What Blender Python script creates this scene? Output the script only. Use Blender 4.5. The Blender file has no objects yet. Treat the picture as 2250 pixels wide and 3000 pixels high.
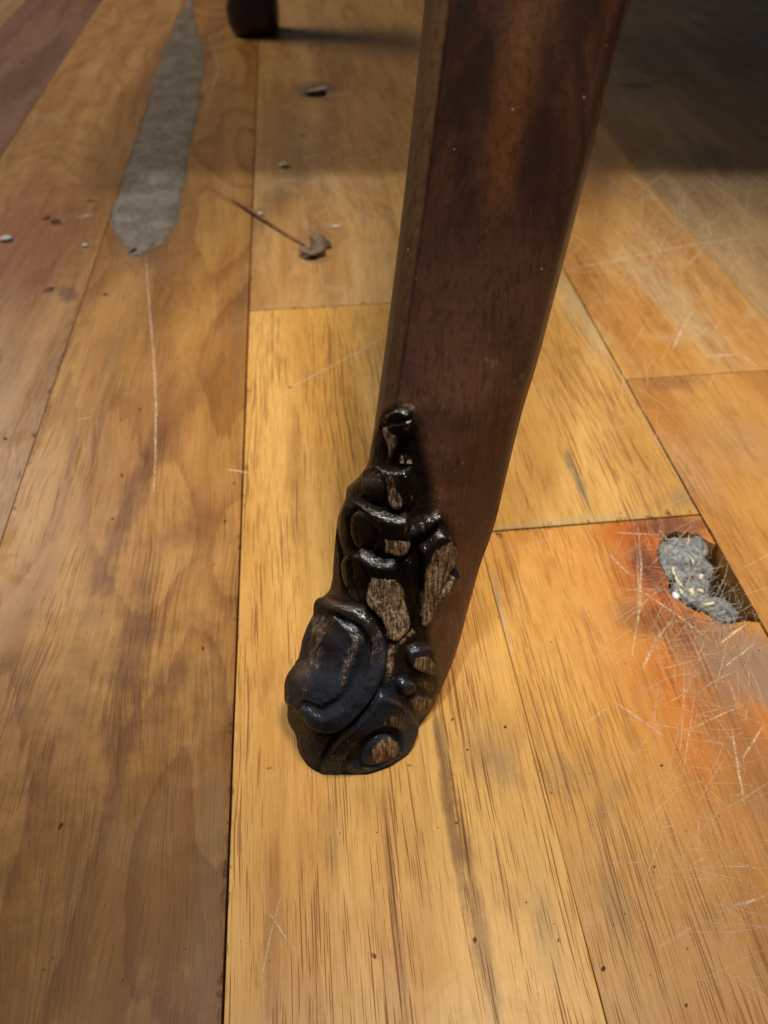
import bpy, math, random
import numpy as np
from mathutils import Vector
from mathutils.geometry import tessellate_polygon

# ---------------------------------------------------------------- camera geometry
W, H_PX, FPX, CAM_H = 2250., 3000., 2150., .209
TH = math.atan2(2256, 2150); CT, ST = math.cos(TH), math.sin(TH)
PLANK_ANG = math.atan2(-335 / FPX, CT + ST * 2256 / FPX)
EQ = (math.sin(PLANK_ANG), math.cos(PLANK_ANG)); EP = (math.cos(PLANK_ANG), -math.sin(PLANK_ANG))
def ground(x, y):
    u = (x - 1125) / FPX; k = (y - 1500) / FPX
    z = CAM_H / (ST + CT * k)
    return u * z, z * (CT - ST * k)
def pq(x, y):                       # pixel -> floorboard coordinates (across, along)
    X, Y = ground(x, y)
    return X * EP[0] + Y * EP[1], X * EQ[0] + Y * EQ[1]

sc = bpy.context.scene
C = sc.collection
cam = bpy.data.cameras.new('camera'); co = bpy.data.objects.new('camera', cam); C.objects.link(co)
cam.sensor_fit = 'VERTICAL'; cam.sensor_height = 24; cam.lens = 24 * FPX / H_PX
cam.clip_start = .01; cam.clip_end = 50
co.location = (0, 0, CAM_H); co.rotation_euler = (math.pi / 2 - TH, 0, 0)
cam.dof.use_dof = True; cam.dof.focus_distance = .187; cam.dof.aperture_fstop = 11
sc.camera = co
world = bpy.data.worlds.new('World'); sc.world = world; world.use_nodes = True
world.node_tree.nodes['Background'].inputs[0].default_value = (.98, .95, .90, 1)
world.node_tree.nodes['Background'].inputs[1].default_value = .08
sc.view_settings.view_transform = 'Standard'; sc.view_settings.look = 'None'
sc.view_settings.exposure = 0; sc.view_settings.gamma = 1

def aim(o, t):
    o.rotation_euler = (Vector(t) - o.location).to_track_quat('-Z', 'Y').to_euler()
def lamp(name, kind, loc, target, power, color, **kw):
    l = bpy.data.lights.new(name, kind); l.energy = power; l.color = color
    for k, v in kw.items(): setattr(l, k, v)
    o = bpy.data.objects.new(name, l); C.objects.link(o); o.location = loc; aim(o, target)
    return o
lamp('warm_lamp', 'SPOT', (.16, .08, 1.0), (.09, .255, 0), 45, (1, .89, .71), spot_size=math.radians(35), spot_blend=1, shadow_soft_size=.07)
lamp('ceiling_lamp', 'AREA', (-.05, -.06, 1.5), (0, .15, 0), 12.0, (.74, .86, 1), shape='DISK', size=.06)
lamp('room_light', 'AREA', (-.9, 1.1, 1.0), (-.12, .65, 0), 10, (1, .91, .78), shape='RECTANGLE', size=.5, size_y=.5)

# ---------------------------------------------------------------- helpers
rnd = random.Random(7)
def lin(r, g, b):
    f = lambda c: (c / 255 / 12.92) if c / 255 <= .04045 else ((c / 255 + .055) / 1.055) ** 2.4
    return (f(r), f(g), f(b), 1)
def link(o, parent=None):
    C.objects.link(o)
    if parent: o.parent = parent
    return o
def mesh_obj(name, verts, faces, mat, parent=None, smooth=False):
    m = bpy.data.meshes.new(name); m.from_pydata([tuple(v) for v in verts], [], [tuple(f) for f in faces]); m.update()
    if smooth: m.polygons.foreach_set('use_smooth', [True] * len(m.polygons))
    if mat: m.materials.append(mat)
    return link(bpy.data.objects.new(name, m), parent)
def tag(o, label=None, cat=None, group=None, kind=None):
    for k, v in (('label', label), ('category', cat), ('group', group), ('kind', kind)):
        if v: o[k] = v
    return o

class N:                             # terse node-tree builder
    def __init__(s, name):
        s.m = bpy.data.materials.new(name); s.m.use_nodes = True; s.t = s.m.node_tree
        s.t.nodes.clear(); s.out = s.t.nodes.new('ShaderNodeOutputMaterial')
    def n(s, typ, ins=None, **props):
        x = s.t.nodes.new('ShaderNode' + typ)
        for k, v in props.items(): setattr(x, k, v)
        for k, v in (ins or {}).items():
            if v is None: continue
            if isinstance(v, bpy.types.NodeSocket): s.t.links.new(v, x.inputs[k])
            else: x.inputs[k].default_value = v
        return x
    def math(s, op, a, b=None, clamp=False):
        return s.n('Math', {0: a, 1: b}, operation=op, use_clamp=clamp).outputs[0]
    def noise(s, vec, scale=1., detail=3., rough=.55, dist=0.):
        return s.n('TexNoise', {'Vector': vec, 'Scale': scale, 'Detail': detail, 'Roughness': rough, 'Distortion': dist}).outputs['Fac']
    def scaled(s, vec, sc3, loc=(0, 0, 0)):
        return s.n('Mapping', {'Vector': vec, 'Scale': sc3, 'Location': loc}).outputs[0]
    def rng(s, v, a, b, c=0., d=1., smooth=True):
        return s.n('MapRange', {'Value': v, 'From Min': a, 'From Max': b, 'To Min': c, 'To Max': d},
                   interpolation_type='SMOOTHSTEP' if smooth else 'LINEAR').outputs[0]
    def mix(s, fac, a, b, mode='MIX'):
        x = s.n('Mix', None, data_type='RGBA', blend_type=mode)
        for i, v in ((0, fac), (6, a), (7, b)):
            if isinstance(v, bpy.types.NodeSocket): s.t.links.new(v, x.inputs[i])
            else: x.inputs[i].default_value = v
        return x.outputs[2]
    def finish(s, bsdf):
        s.t.links.new(bsdf.outputs[0], s.out.inputs[0]); return s.m

# ---------------------------------------------------------------- floorboard material
def wood(name, c_lo, c_hi, seed, blobs=(), pore=.55, figure=1., haze=.35, pscale=1., streak=1., haze_col=(176, 150, 122), arcs=0.):
    b = N(name)
    obj = b.n('TexCoord').outputs['Object']
    off = (seed * 1.37, seed * .73, 0)
    vec = b.n('VectorMath', {0: obj, 1: off}, operation='ADD').outputs[0]
    # gentle wander of the grain
    w = b.noise(b.scaled(vec, (16, 5, 1)), 1, 2, .5)
    warp = b.math('MULTIPLY', b.math('SUBTRACT', w, .5), .022 * figure)
    wv = b.n('CombineXYZ', {0: warp}).outputs[0]
    gv = b.n('VectorMath', {0: vec, 1: wv}, operation='ADD').outputs[0]
    fig = b.noise(b.scaled(gv, (42, 4.5, 1)), 1, 3, .6)
    col = b.mix(b.rng(fig, .32, .70), lin(*c_lo), lin(*c_hi))
    # stains with a shape of their own, and painted shade on one board
    bn = b.noise(vec, 95, 4, .65)
    bnf = b.noise(b.scaled(gv, (420, 40, 1)), 1, 3, .6)
    for (px, py, rx, ry, rot, colr, strength, soft) in blobs:
        cx, cy = pq(px, py)
        q = b.n('Mapping', {'Vector': obj, 'Location': (cx, cy, 0), 'Rotation': (0, 0, math.radians(rot)), 'Scale': (rx, ry, 1)}, vector_type='TEXTURE').outputs[0]
        q = b.n('VectorMath', {0: q, 1: (1, 1, 0)}, operation='MULTIPLY').outputs[0]
        L = b.n('VectorMath', {0: q}, operation='LENGTH').outputs['Value']
        L = b.math('ADD', L, b.math('MULTIPLY', b.math('SUBTRACT', bn, .5), 1.5))
        L = b.math('ADD', L, b.math('MULTIPLY', b.math('SUBTRACT', bnf, .5), 1.5 if ry > 4 * rx else .7))
        mk = b.math('MULTIPLY', b.rng(L, 1 + soft * .5, 1 - soft), strength)
        col = b.mix(mk, col, lin(*colr))
    if arcs:
        fld = b.noise(b.scaled(vec, (15, 4.2, 1), (1.3, 2.1, 0)), 1, 1.5, .4, .4)
        saw = b.math('FRACT', b.math('MULTIPLY', b.math('ADD', fld, b.math('MULTIPLY', b.math('SUBTRACT', bnf, .5), .03)), 11.))
        ring = b.math('MULTIPLY', b.rng(saw, .45, .97), b.rng(saw, 1., .97))
        col = b.mix(b.math('MULTIPLY', ring, arcs), col, b.mix(1., col, (.58, .46, .36, 1), 'MULTIPLY'))
    def darker(k): return b.mix(1., col, (k[0], k[1], k[2], 1), 'MULTIPLY')
    mid = b.noise(b.scaled(gv, (260, 11, 1)), 1, 4, .65)
    col = b.mix(b.math('MULTIPLY', b.rng(mid, .50, .70), .36 * streak), col, darker((.62, .52, .42)))
    fine = b.noise(b.scaled(gv, (1500, 55, 1)), 1, 3, .65)
    col = b.mix(b.math('MULTIPLY', b.rng(fine, .46, .66), .40), col, darker((.60, .50, .40)))
    pale = b.noise(b.scaled(gv, (900, 45, 1), (3, 5, 0)), 1, 3, .6)
    col = b.mix(b.math('MULTIPLY', b.rng(pale, .54, .70), .28), col, b.mix(1., col, (1.32, 1.30, 1.22, 1), 'MULTIPLY'))
    blotch = b.noise(b.scaled(gv, (70, 30, 1), (7, 1, 0)), 1, 5, .7)
    col = b.mix(b.math('MULTIPLY', b.rng(blotch, .50, .72), .50), col, darker((.68, .60, .52)))
    # open vessels: dark dashes along the grain, several sizes, clustered
    pores = None
    clus = b.rng(b.noise(b.scaled(gv, (60, 7, 1), (9, 2, 0)), 1, 2, .5), .38, .62)
    for i, (sx, sy, th) in enumerate(((950, 15, .25), (1500, 26, .26), (2300, 50, .27))):
        jit = b.noise(b.scaled(gv, (90, 14, 1), (i * 3, 0, 0)), 1, 2, .6)
        jv = b.n('CombineXYZ', {0: b.math('MULTIPLY', jit, .0016)}).outputs[0]
        vv = b.n('VectorMath', {0: gv, 1: jv}, operation='ADD').outputs[0]
        vo = b.n('TexVoronoi', {'Vector': b.scaled(vv, (sx * pscale, sy * pscale, 1), (i * 5, i * 2, 0)), 'Scale': 1., 'Randomness': 1.}, voronoi_dimensions='2D')
        d = vo.outputs['Distance']
        rr = b.n('SeparateXYZ', {0: vo.outputs['Color']}).outputs[0]
        rad = b.math('MULTIPLY', b.math('MULTIPLY', rr, th), b.math('ADD', clus, .35))
        mk = b.rng(b.math('SUBTRACT', rad, d), -.01, .08)
        pores = mk if pores is None else b.math('MAXIMUM', pores, mk)
    col = b.mix(b.math('MULTIPLY', pores, min(1, pore * 1.35)), col, darker((.34, .22, .12)))
    # scuffed, dusty varnish
    hz = b.rng(b.noise(vec, 38, 5, .68, .6), .50, .74)
    hs = b.rng(b.noise(b.n('Mapping', {'Vector': vec, 'Rotation': (0, 0, .6), 'Scale': (700, 60, 1)}).outputs[0], 1, 3, .6), .52, .75)
    hz2 = b.math('MULTIPLY', hz, b.math('ADD', .45, b.math('MULTIPLY', hs, .55)))
    col = b.mix(b.math('MULTIPLY', hz2, haze), col, lin(*haze_col))
    col = b.mix(1., col, (.80, .755, .62, 1), 'MULTIPLY')      # amber varnish
    # fine pinholes
    pv = b.n('TexVoronoi', {'Vector': vec, 'Scale': 95., 'Randomness': 1.}, voronoi_dimensions='2D')
    pr = b.n('SeparateXYZ', {0: pv.outputs['Color']}).outputs[1]
    ph = b.math('MULTIPLY', b.rng(b.math('SUBTRACT', b.math('MULTIPLY', b.rng(pr, .93, 1.), .05), pv.outputs['Distance']), 0, .02), .8)
    col = b.mix(ph, col, lin(46, 26, 12))
    rough = b.math('ADD', .36, b.math('MULTIPLY', hz, .22))
    rough = b.math('ADD', rough, b.math('MULTIPLY', pores, .2))
    hgt = b.math('SUBTRACT', b.math('MULTIPLY', mid, .35), b.math('MULTIPLY', pores, .8))
    hgt = b.math('ADD', hgt, b.math('MULTIPLY', b.noise(vec, 130, 4, .6), .9))
    hgt = b.math('SUBTRACT', hgt, b.math('MULTIPLY', ph, 1.))
    bump = b.n('Bump', {'Strength': .28, 'Distance': .00030, 'Height': hgt})
    bs = b.n('BsdfPrincipled', {'Base Color': col, 'Roughness': rough, 'Normal': bump.outputs[0], 'IOR': 1.45, 'Specular IOR Level': .30})
    return b.finish(bs)

GREY = (118, 104, 92); DIRT = (96, 74, 56); RED = (158, 66, 30); ORANGE = (214, 120, 34); PUR = (104, 72, 74)
M = {}
M['far'] = wood('board_far', (150, 116, 84), (178, 140, 102), 11, haze=.6, pore=.3)
M['p0'] = wood('board_purple', (112, 78, 64), (140, 102, 84), 1, haze=.5, pore=.2, haze_col=(140, 116, 108))
M['p1'] = wood('board_left', (166, 118, 70), (194, 146, 92), 2, haze=.3, pore=.25, figure=1.3, arcs=.35, blobs=[
    (470, 380, .018, .22, 2, (128, 104, 80), .6, .8), (50, 700, .05, .10, 0, (150, 84, 56), .55, .7), (200, 860, .006, .01, 20, PUR, .6, .5),
    (185, 1050, .006, .06, 0, (128, 106, 88), .35, .8), (70, 1400, .005, .04, 0, (128, 106, 88), .3, .8)])
M['p2'] = wood('board_smoky', (160, 110, 56), (196, 146, 82), 3, haze=.12, pore=.30, figure=2.0, arcs=.55, streak=.8, pscale=.9, blobs=[
    (500, 400, .022, .24, 2, (130, 106, 82), .6, .8), (430, 730, .016, .03, 0, (126, 94, 70), .6, .9), (330, 1050, .004, .06, 0, (130, 108, 88), .25, .8),
    (640, 950, .009, .07, -24, (140, 92, 56), .55, .9), (500, 1250, .007, .06, -20, (136, 86, 50), .5, .9),
    (380, 1480, .005, .05, -8, (108, 64, 34), .70, .8), (395, 1880, .006, .05, 0, (112, 68, 36), .62, .9),
    (560, 1560, .016, .02, 0, (128, 82, 48), .5, .9), (545, 1640, .018, .010, 0, (208, 160, 100), .6, .8), (330, 900, .014, .04, -20, (206, 152, 88), .4, .9),
    (520, 1020, .02, .05, -20, (212, 160, 92), .55, .9), (705, 900, .003, .08, 0, (130, 112, 94), .35, .9),
    (330, 2600, .07, .10, 0, (106, 68, 34), .75, .95), (600, 330, .05, .26, 0, (182, 140, 98), .6, .9), (615, 2560, .005, .03, 0, (134, 118, 98), .3, .9)])  # big dark blob: browner board end plus corner shade, put into the colour
M['p3u'] = wood('board_behind', (176, 130, 80), (212, 168, 114), 4, haze=.75, pore=.3, haze_col=(206, 178, 142), blobs=[
    (925, 265, .022, .026, 0, (96, 84, 86), .85, .8), (1090, 190, .05, .10, 0, (104, 78, 40), .4, .9),
    (790, 600, .012, .12, -22, (118, 86, 60), .55, .9), (920, 700, .012, .03, 0, (120, 88, 68), .5, .9), (850, 420, .04, .10, 0, (170, 142, 116), .6, .9)])
M['p3l'] = wood('board_honey', (204, 150, 80), (228, 180, 108), 5, haze=.16, pore=.62, figure=.5, pscale=.85, blobs=[
    (950, 1150, .012, .10, 0, (222, 164, 82), .5, .9), (1090, 1000, .010, .05, 0, (150, 100, 54), .4, .9), (868, 1400, .004, .05, 0, (150, 98, 48), .45, .9),
    (1320, 2380, .0022, .028, 0, (124, 82, 46), .72, .7), (1385, 2620, .0026, .03, 0, (128, 84, 46), .65, .7), (1290, 2150, .0016, .014, 0, (120, 96, 70), .6, .7),
    (1150, 2600, .0012, .03, 0, (128, 76, 36), .6, .7), (970, 2420, .003, .014, 0, (150, 120, 80), .4, .8), (1440, 2200, .010, .010, 0, GREY, .30, .9),
    (1600, 2720, .004, .016, 0, GREY, .30, .9), (800, 2680, .0026, .03, 0, (150, 96, 42), .55, .8), (1480, 2250, .006, .008, 20, GREY, .35, .9)])
M['p4u'] = wood('board_pale', (194, 148, 86), (220, 176, 112), 6, haze=.25, pore=.55, figure=.6, blobs=[
    (1080, 250, .05, .30, 0, (178, 136, 90), .7, .9), (1690, 1400, .0022, .018, 0, (126, 116, 104), .75, .6), (1700, 900, .010, .05, 0, (196, 176, 148), .75, .9), (2000, 1460, .008, .006, 0, GREY, .5, .9),
    (1900, 1200, .004, .06, 0, (214, 190, 150), .5, .9), (1580, 1540, .05, .0035, 3, (190, 166, 130), .6, .7)])
M['p4l'] = wood('board_orange', (196, 130, 62), (218, 160, 94), 7, haze=.22, pore=.50, figure=.5, blobs=[
    (1640, 2300, .020, .16, 0, (216, 166, 98), .85, .9), (1560, 1800, .014, .05, 0, (214, 160, 90), .6, .9),
    (2080, 2060, .030, .034, 0, (190, 100, 46), .48, .9), (1880, 1570, .020, .010, 0, (178, 92, 44), .65, .7), (1920, 1700, .014, .022, 0, (172, 80, 40), .7, .8),
    (2010, 1850, .026, .010, -28, (116, 78, 66), .6, .7), (2190, 1950, .020, .016, -30, (152, 128, 118), .85, .6), (1960, 1540, .014, .007, 0, (110, 70, 70), .8, .6),
    (1900, 1660, .006, .012, 0, (100, 56, 54), .75, .6), (2200, 2250, .010, .05, 0, (150, 112, 80), .6, .8), (2000, 2800, .05, .05, 0, (168, 126, 84), .45, .9),
    (1460, 1780, .0022, .02, 0, (204, 184, 150), .7, .7), (1500, 2050, .003, .014, 0, (172, 148, 118), .55, .7), (1640, 2270, .010, .007, 10, GREY, .5, .8),
    (1780, 2350, .012, .003, 40, GREY, .45, .7), (1740, 2260, .006, .010, 0, (120, 90, 70), .45, .7), (1800, 2640, .004, .010, 0, GREY, .45, .8),
    (1560, 1620, .03, .008, 0, (224, 164, 92), .5, .8), (1700, 2180, .03, .05, 0, (216, 162, 88), .55, .9)])
M['p5u'] = wood('board_scuffed', (182, 130, 76), (212, 164, 104), 8, haze=.60, pore=.40, figure=.8, haze_col=(204, 180, 150), blobs=[
    (1930, 1010, .016, .05, 0, (204, 140, 66), .55, .9), (2140, 1010, .018, .03, 0, (196, 130, 62), .55, .9), (1830, 640, .03, .08, 0, (196, 150, 96), .4, .9),
    (1980, 890, .012, .07, 8, (208, 190, 160), .50, .9), (1740, 500, .02, .05, 0, (150, 120, 108), .5, .9)])
M['p5l'] = wood('board_tan', (178, 122, 66), (204, 152, 90), 9, haze=.45, pore=.40, figure=.6, haze_col=(196, 160, 122), blobs=[
    (1960, 1120, .018, .007, 0, (130, 90, 62), .55, .8), (2010, 1360, .010, .02, 0, (200, 160, 128), .5, .9), (2160, 1300, .02, .02, 0, (178, 142, 112), .5, .9)])
M['p6'] = wood('board_dusty', (156, 124, 92), (188, 154, 116), 10, haze=.7, pore=.30, haze_col=(180, 150, 116), blobs=[
    (1860, 250, .02, .008, 0, (70, 56, 50), .7, .7), (2140, 480, .03, .04, 0, (96, 76, 66), .5, .8)])

def grey_mat(name, col1, col2, scale=300, rough=.8, bump=.4, spec=.2, dist=.0006):
    b = N(name); obj = b.n('TexCoord').outputs['Object']
    nz = b.noise(obj, scale, 5, .7)
    col = b.mix(b.rng(nz, .3, .7), lin(*col1), lin(*col2))
    bp = b.n('Bump', {'Strength': bump, 'Distance': dist, 'Height': nz})
    return b.finish(b.n('BsdfPrincipled', {'Base Color': col, 'Roughness': rough, 'Normal': bp.outputs[0], 'Specular IOR Level': spec}))
M['sub'] = grey_mat('subfloor_dirt', (24, 18, 13), (40, 30, 22))
M['putty'] = None

# ---------------------------------------------------------------- floor: subfloor with separate boards
floor = tag(mesh_obj('floor', [(-1.6, -.8, -.0215), (1.9, -.8, -.0215), (1.9, 2.8, -.0215), (-1.6, 2.8, -.0215)], [(0, 1, 2, 3)], M['sub']), kind='structure')
floor.rotation_euler = (0, 0, -PLANK_ANG)
def offset_loop(loop, d):            # inward for a counter-clockwise loop
    out = []; n = len(loop)
    for i in range(n):
        a, b_, c = (Vector(loop[j % n]) for j in (i - 1, i, i + 1))
        n1 = Vector((-(b_ - a).y, (b_ - a).x)).normalized(); n2 = Vector((-(c - b_).y, (c - b_).x)).normalized()
        m = (n1 + n2); m = m.normalized() if m.length > 1e-6 else n1
        out.append(tuple(b_ + m * d / max(.4, m.dot(n1))))
    return out
def area(loop): return sum(a[0] * b_[1] - b_[0] * a[1] for a, b_ in zip(loop, loop[1:] + loop[:1])) / 2
def board(outer, mat, z=0., holes=(), chamfer=.00016, name='floorboard'):
    if area(outer) < 0: outer = outer[::-1]
    loops = [list(outer)] + [list(h if area(h) < 0 else h[::-1]) for h in holes]
    V, F, tops = [], [], []
    for L in loops:
        inner = offset_loop(L, chamfer); n = len(L); k = len(V)
        V += [(x, y, -.0205) for x, y in L] + [(x, y, z - chamfer * .9) for x, y in L] + [(x, y, z) for x, y in inner]
        for i in range(n):
            j = (i + 1) % n
            F += [(k + i, k + j, k + n + j, k + n + i), (k + n + i, k + n + j, k + 2 * n + j, k + 2 * n + i)]
        tops.append([(k + 2 * n + i, inner[i]) for i in range(n)])
    idx = [i for t in tops for i, _ in t]
    for t in tessellate_polygon([[Vector((p[0], p[1], 0)) for _, p in t] for t in tops]):
        a, b_, c = (idx[i] for i in t)
        va, vb, vc = (Vector(V[i]) for i in (a, b_, c))
        F.append((a, b_, c) if (vb - va).cross(vc - va).z > 0 else (a, c, b_))
    return mesh_obj(name, V, F, mat, floor)
def rect(p0, p1, q0, q1): return [(p0, q0), (p1, q0), (p1, q1), (p0, q1)]
def wob(p, q0, q1, amp, n=16):       # a slightly uneven long edge
    r = random.Random(int(p * 9000)); return [(p + r.uniform(-amp, amp), q0 + (q1 - q0) * i / n) for i in range(n + 1)]
ED = [-.935, -.845, -.755, -.665, -.575, -.485, -.395, -.307, -.2190, -.1247, -.0345, .0559, .1446, .2350, .3190, .409, .499, .589, .679, .769, .859, .949, 1.039]
GAP = {-.2190: .0005, -.1247: .0004, -.0345: .0007, .0559: .00012, .1446: .0009, .2350: .0003, .3190: .0010}
Q0, Q1 = -.30, 2.2
def long_board(i, q0, q1, mat, z=0.):
    a, c = ED[i], ED[i + 1]
    L = wob(a + GAP.get(a, .0005) / 2, q0, q1, .00012); R = wob(c - GAP.get(c, .0005) / 2, q0, q1, .00012)
    return L, R[::-1]
def put(i, q0, q1, mat, z=0., holes=()):
    L, R = long_board(i, q0, q1, mat); return board(L + R, mat, z, holes)
for i in range(7): put(i, Q0, Q1, M['far'], -.0001)
put(7, Q0, Q1, M['p0'], -.00015)
put(8, Q0, Q1, M['p1'], -.0001)
put(9, Q0, Q1, M['p2'], -.00005)
slit_px = [(888, 276), (905, 270), (930, 267), (955, 262), (958, 272), (950, 284), (925, 286), (905, 284)]
slit = [pq(x, y) for x, y in slit_px]
QB3, QB4, QB5 = .3528, .1835, .2723
put(10, QB3 + .0004, Q1, M['p3u'], 0, [slit]); put(10, Q0, QB3 - .0003, M['p3l'], -.00005)
put(11, QB4 + .0004, Q1, M['p4u'], 0)
Z = lambda x, y: (1800 + x * .27125, 1480 + y * .27125)          # knot-hole crop
knot_px = [Z(*p) for p in ((1035, 440), (1000, 380), (940, 320), (850, 300), (760, 290), (650, 295), (560, 320), (500, 390), (470, 480), (468, 560), (500, 660), (545, 740), (570, 800), (585, 880), (625, 960), (680, 1010), (740, 1060), (830, 1100), (900, 1140), (980, 1160), (1050, 1210), (1130, 1260), (1220, 1275), (1330, 1250), (1490, 1255))]
L, R = long_board(11, Q0, QB4 - .0004, None)
edge = ED[12] - GAP[.1446] / 2
kn = [pq(x + rnd.uniform(-5, 5), y + rnd.uniform(-5, 5)) for x, y in [((a[0] * (1 - t) + c[0] * t), (a[1] * (1 - t) + c[1] * t)) for a, c in zip(knot_px, knot_px[1:]) for t in (0, .5)] + [knot_px[-1]]]; kn[0] = (edge, kn[0][1]); kn[-1] = (edge, kn[-1][1])
top_q, bot_q = kn[0][1], kn[-1][1]
Rl = [p for p in R if p[1] > top_q + .002] + kn + [p for p in R if p[1] < bot_q - .002]
board(L + Rl, M['p4l'], -.00008)
put(12, QB5 + .0002, Q1, M['p5u'], 0); put(12, Q0, QB5 - .0002, M['p5l'], -.00006)
put(13, Q0, Q1, M['p6'], -.00005)
for i in range(14, 22): put(i, Q0, Q1, M['far'], -.0001)

# grey filler smeared over the gap at the back left
def putty():
    b = N('filler'); obj = b.n('TexCoord').outputs['Object']
    n1 = b.noise(obj, 45, 5, .7); n2 = b.noise(obj, 600, 3, .7); n3 = b.noise(obj, 160, 5, .7)
    col = b.mix(b.rng(n1, .38, .62), lin(100, 89, 74), lin(130, 117, 101))
    col = b.mix(b.math('MULTIPLY', b.rng(n2, .5, .66), .55), col, lin(176, 162, 145))
    col = b.mix(b.math('MULTIPLY', b.rng(n3, .52, .66), .5), col, lin(92, 70, 50))
    bp = b.n('Bump', {'Strength': .6, 'Distance': .0008, 'Height': b.math('ADD', n2, b.math('MULTIPLY', n1, 2.))})
    bs = b.n('BsdfPrincipled', {'Base Color': col, 'Roughness': .5, 'Normal': bp.outputs[0]})
    al = b.math('ADD', b.n('Attribute', attribute_name='alpha').outputs['Fac'], b.math('MULTIPLY', b.math('SUBTRACT', n3, .5), 1.7))
    fac = b.math('MULTIPLY', b.rng(al, .22, .85), b.rng(b.math('ADD', n3, b.math('MULTIPLY', n1, .4)), .50, .80, .55, .95))
    return b.finish(b.n('MixShader', {0: fac, 1: b.n('BsdfTransparent').outputs[0], 2: bs.outputs[0]}))
def flake(name, pts_pq, mat, h=.0003, edge=.0012, parent=floor, z0=-.0002):
    L = list(pts_pq) if area(list(pts_pq)) > 0 else list(pts_pq)[::-1]
    n = len(L); inner = offset_loop(L, edge)
    V = [(x, y, z0) for x, y in L] + [(x, y, z0 + h + .0002) for x, y in inner]
    F = [(i, (i + 1) % n, n + (i + 1) % n, n + i) for i in range(n)]
    for t in tessellate_polygon([[Vector((x, y, 0)) for x, y in inner]]):
        a, b_, c = t
        F.append((n + a, n + b_, n + c) if (Vector(inner[b_]) - Vector(inner[a])).cross(Vector(inner[c]) - Vector(inner[a])) > 0 else (n + a, n + c, n + b_))
    return mesh_obj(name, V, F, mat, parent)
pt = [(770, -60), (735, 30), (700, 80), (680, 130), (660, 180), (630, 260), (600, 340), (585, 420), (560, 490), (540, 550), (510, 630), (490, 690), (468, 760), (448, 820), (430, 880), (428, 930), (450, 960), (480, 1000), (510, 1020), (545, 1050), (580, 1030), (620, 1022), (660, 1000), (700, 975), (725, 930), (742, 890), (755, 820), (766, 740), (780, 660), (786, 600), (800, 540), (812, 470), (830, 400), (838, 320), (846, 260), (835, 190), (815, 130), (800, 80), (790, -60)]
dense = []
for a, c in zip(pt, pt[1:] + pt[:1]):
    for t in (0, .33, .66):
        dense.append(((a[0] + (c[0] - a[0]) * t + rnd.uniform(-5, 5)) * .7233, (a[1] + (c[1] - a[1]) * t + rnd.uniform(-5, 5)) * .7233))
fp = flake('filler_patch', [pq(*p) for p in dense], putty(), h=.0002, edge=.007)
at_ = fp.data.attributes.new('alpha', 'FLOAT', 'POINT'); nv_ = len(fp.data.vertices) // 2; at_.data.foreach_set('value', [0.] * nv_ + [1.] * nv_)
for i_, v_ in enumerate(fp.data.vertices): v_.co.z = .00006 if i_ < nv_ else .0003

# scratches and specks: thin marks lying in the varnish
def mark_mat(name, col, noise_scale=900):
    b = N(name); at = b.n('Attribute', attribute_name='alpha').outputs['Fac']
    nz = b.rng(b.noise(b.n('TexCoord').outputs['Object'], noise_scale, 2, .6), .36, .58)
    fac = b.math('MULTIPLY', at, b.math('ADD', .25, b.math('MULTIPLY', nz, .75)))
    d = b.n('BsdfPrincipled', {'Base Color': lin(*col), 'Roughness': .7, 'Specular IOR Level': .2}); t = b.n('BsdfTransparent')
    return b.finish(b.n('MixShader', {0: fac, 1: t.outputs[0], 2: d.outputs[0]}))
class Marks:
    def __init__(s): s.V, s.F, s.A = [], [], []
    def line(s, px, width, alpha, curve=0., n=7, z=.00012):
        pts = []
        for a, c in zip(px, px[1:]):
            for i in range(n):
                t = i / n; pts.append((a[0] + (c[0] - a[0]) * t, a[1] + (c[1] - a[1]) * t))
        pts.append(px[-1]); P = [Vector(pq(*p)) for p in pts]; m = len(P); k = len(s.V)
        for i, p in enumerate(P):
            d = (P[min(i + 1, m - 1)] - P[max(i - 1, 0)]); d = d.normalized() if d.length else Vector((1, 0)); nn = Vector((-d.y, d.x))
            t = i / (m - 1); w = width * (.35 + .65 * math.sin(math.pi * min(max(t, .04), .96))) * rnd.uniform(.75, 1.2); p = p + nn * curve * math.sin(math.pi * t) + nn * rnd.uniform(-.15, .15) * width
            for sgn, al in ((-1, 0), (0, 1), (1, 0)):
                v = p + nn * w * sgn; s.V.append((v.x, v.y, z)); s.A.append(al * alpha * (1 if 0 < i < m - 1 else 0) * rnd.uniform(.6, 1))
            if i:
                for c in (0, 1): s.F.append((k + 3 * i - 3 + c, k + 3 * i - 2 + c, k + 3 * i + 1 + c, k + 3 * i + c))
    def spot(s, x, y, rx, ry, alpha, z=.00014):
        c = Vector(pq(x, y)); k = len(s.V); n = 9; s.V.append((c.x, c.y, z)); s.A.append(alpha); r0 = rnd.uniform(0, 6)
        for ring, al in ((.7, alpha), (1, 0)):
            for i in range(n):
                t = 2 * math.pi * i / n; r = ring * (1 + .28 * math.sin(2 * t + r0) + rnd.uniform(-.12, .12))
                s.V.append((c.x + rx * r * math.cos(t), c.y + ry * r * math.sin(t), z)); s.A.append(al)
        for i in range(n):
            j = (i + 1) % n; s.F += [(k, k + 1 + i, k + 1 + j), (k + 1 + i, k + 1 + n + i, k + 1 + n + j, k + 1 + j)]
    def build(s, name, mat):
        o = mesh_obj(name, s.V, s.F, mat, floor); a = o.data.attributes.new('alpha', 'FLOAT', 'POINT'); a.data.foreach_set('value', s.A)
        return tag(o, kind='stuff')
sm = Marks()
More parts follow.
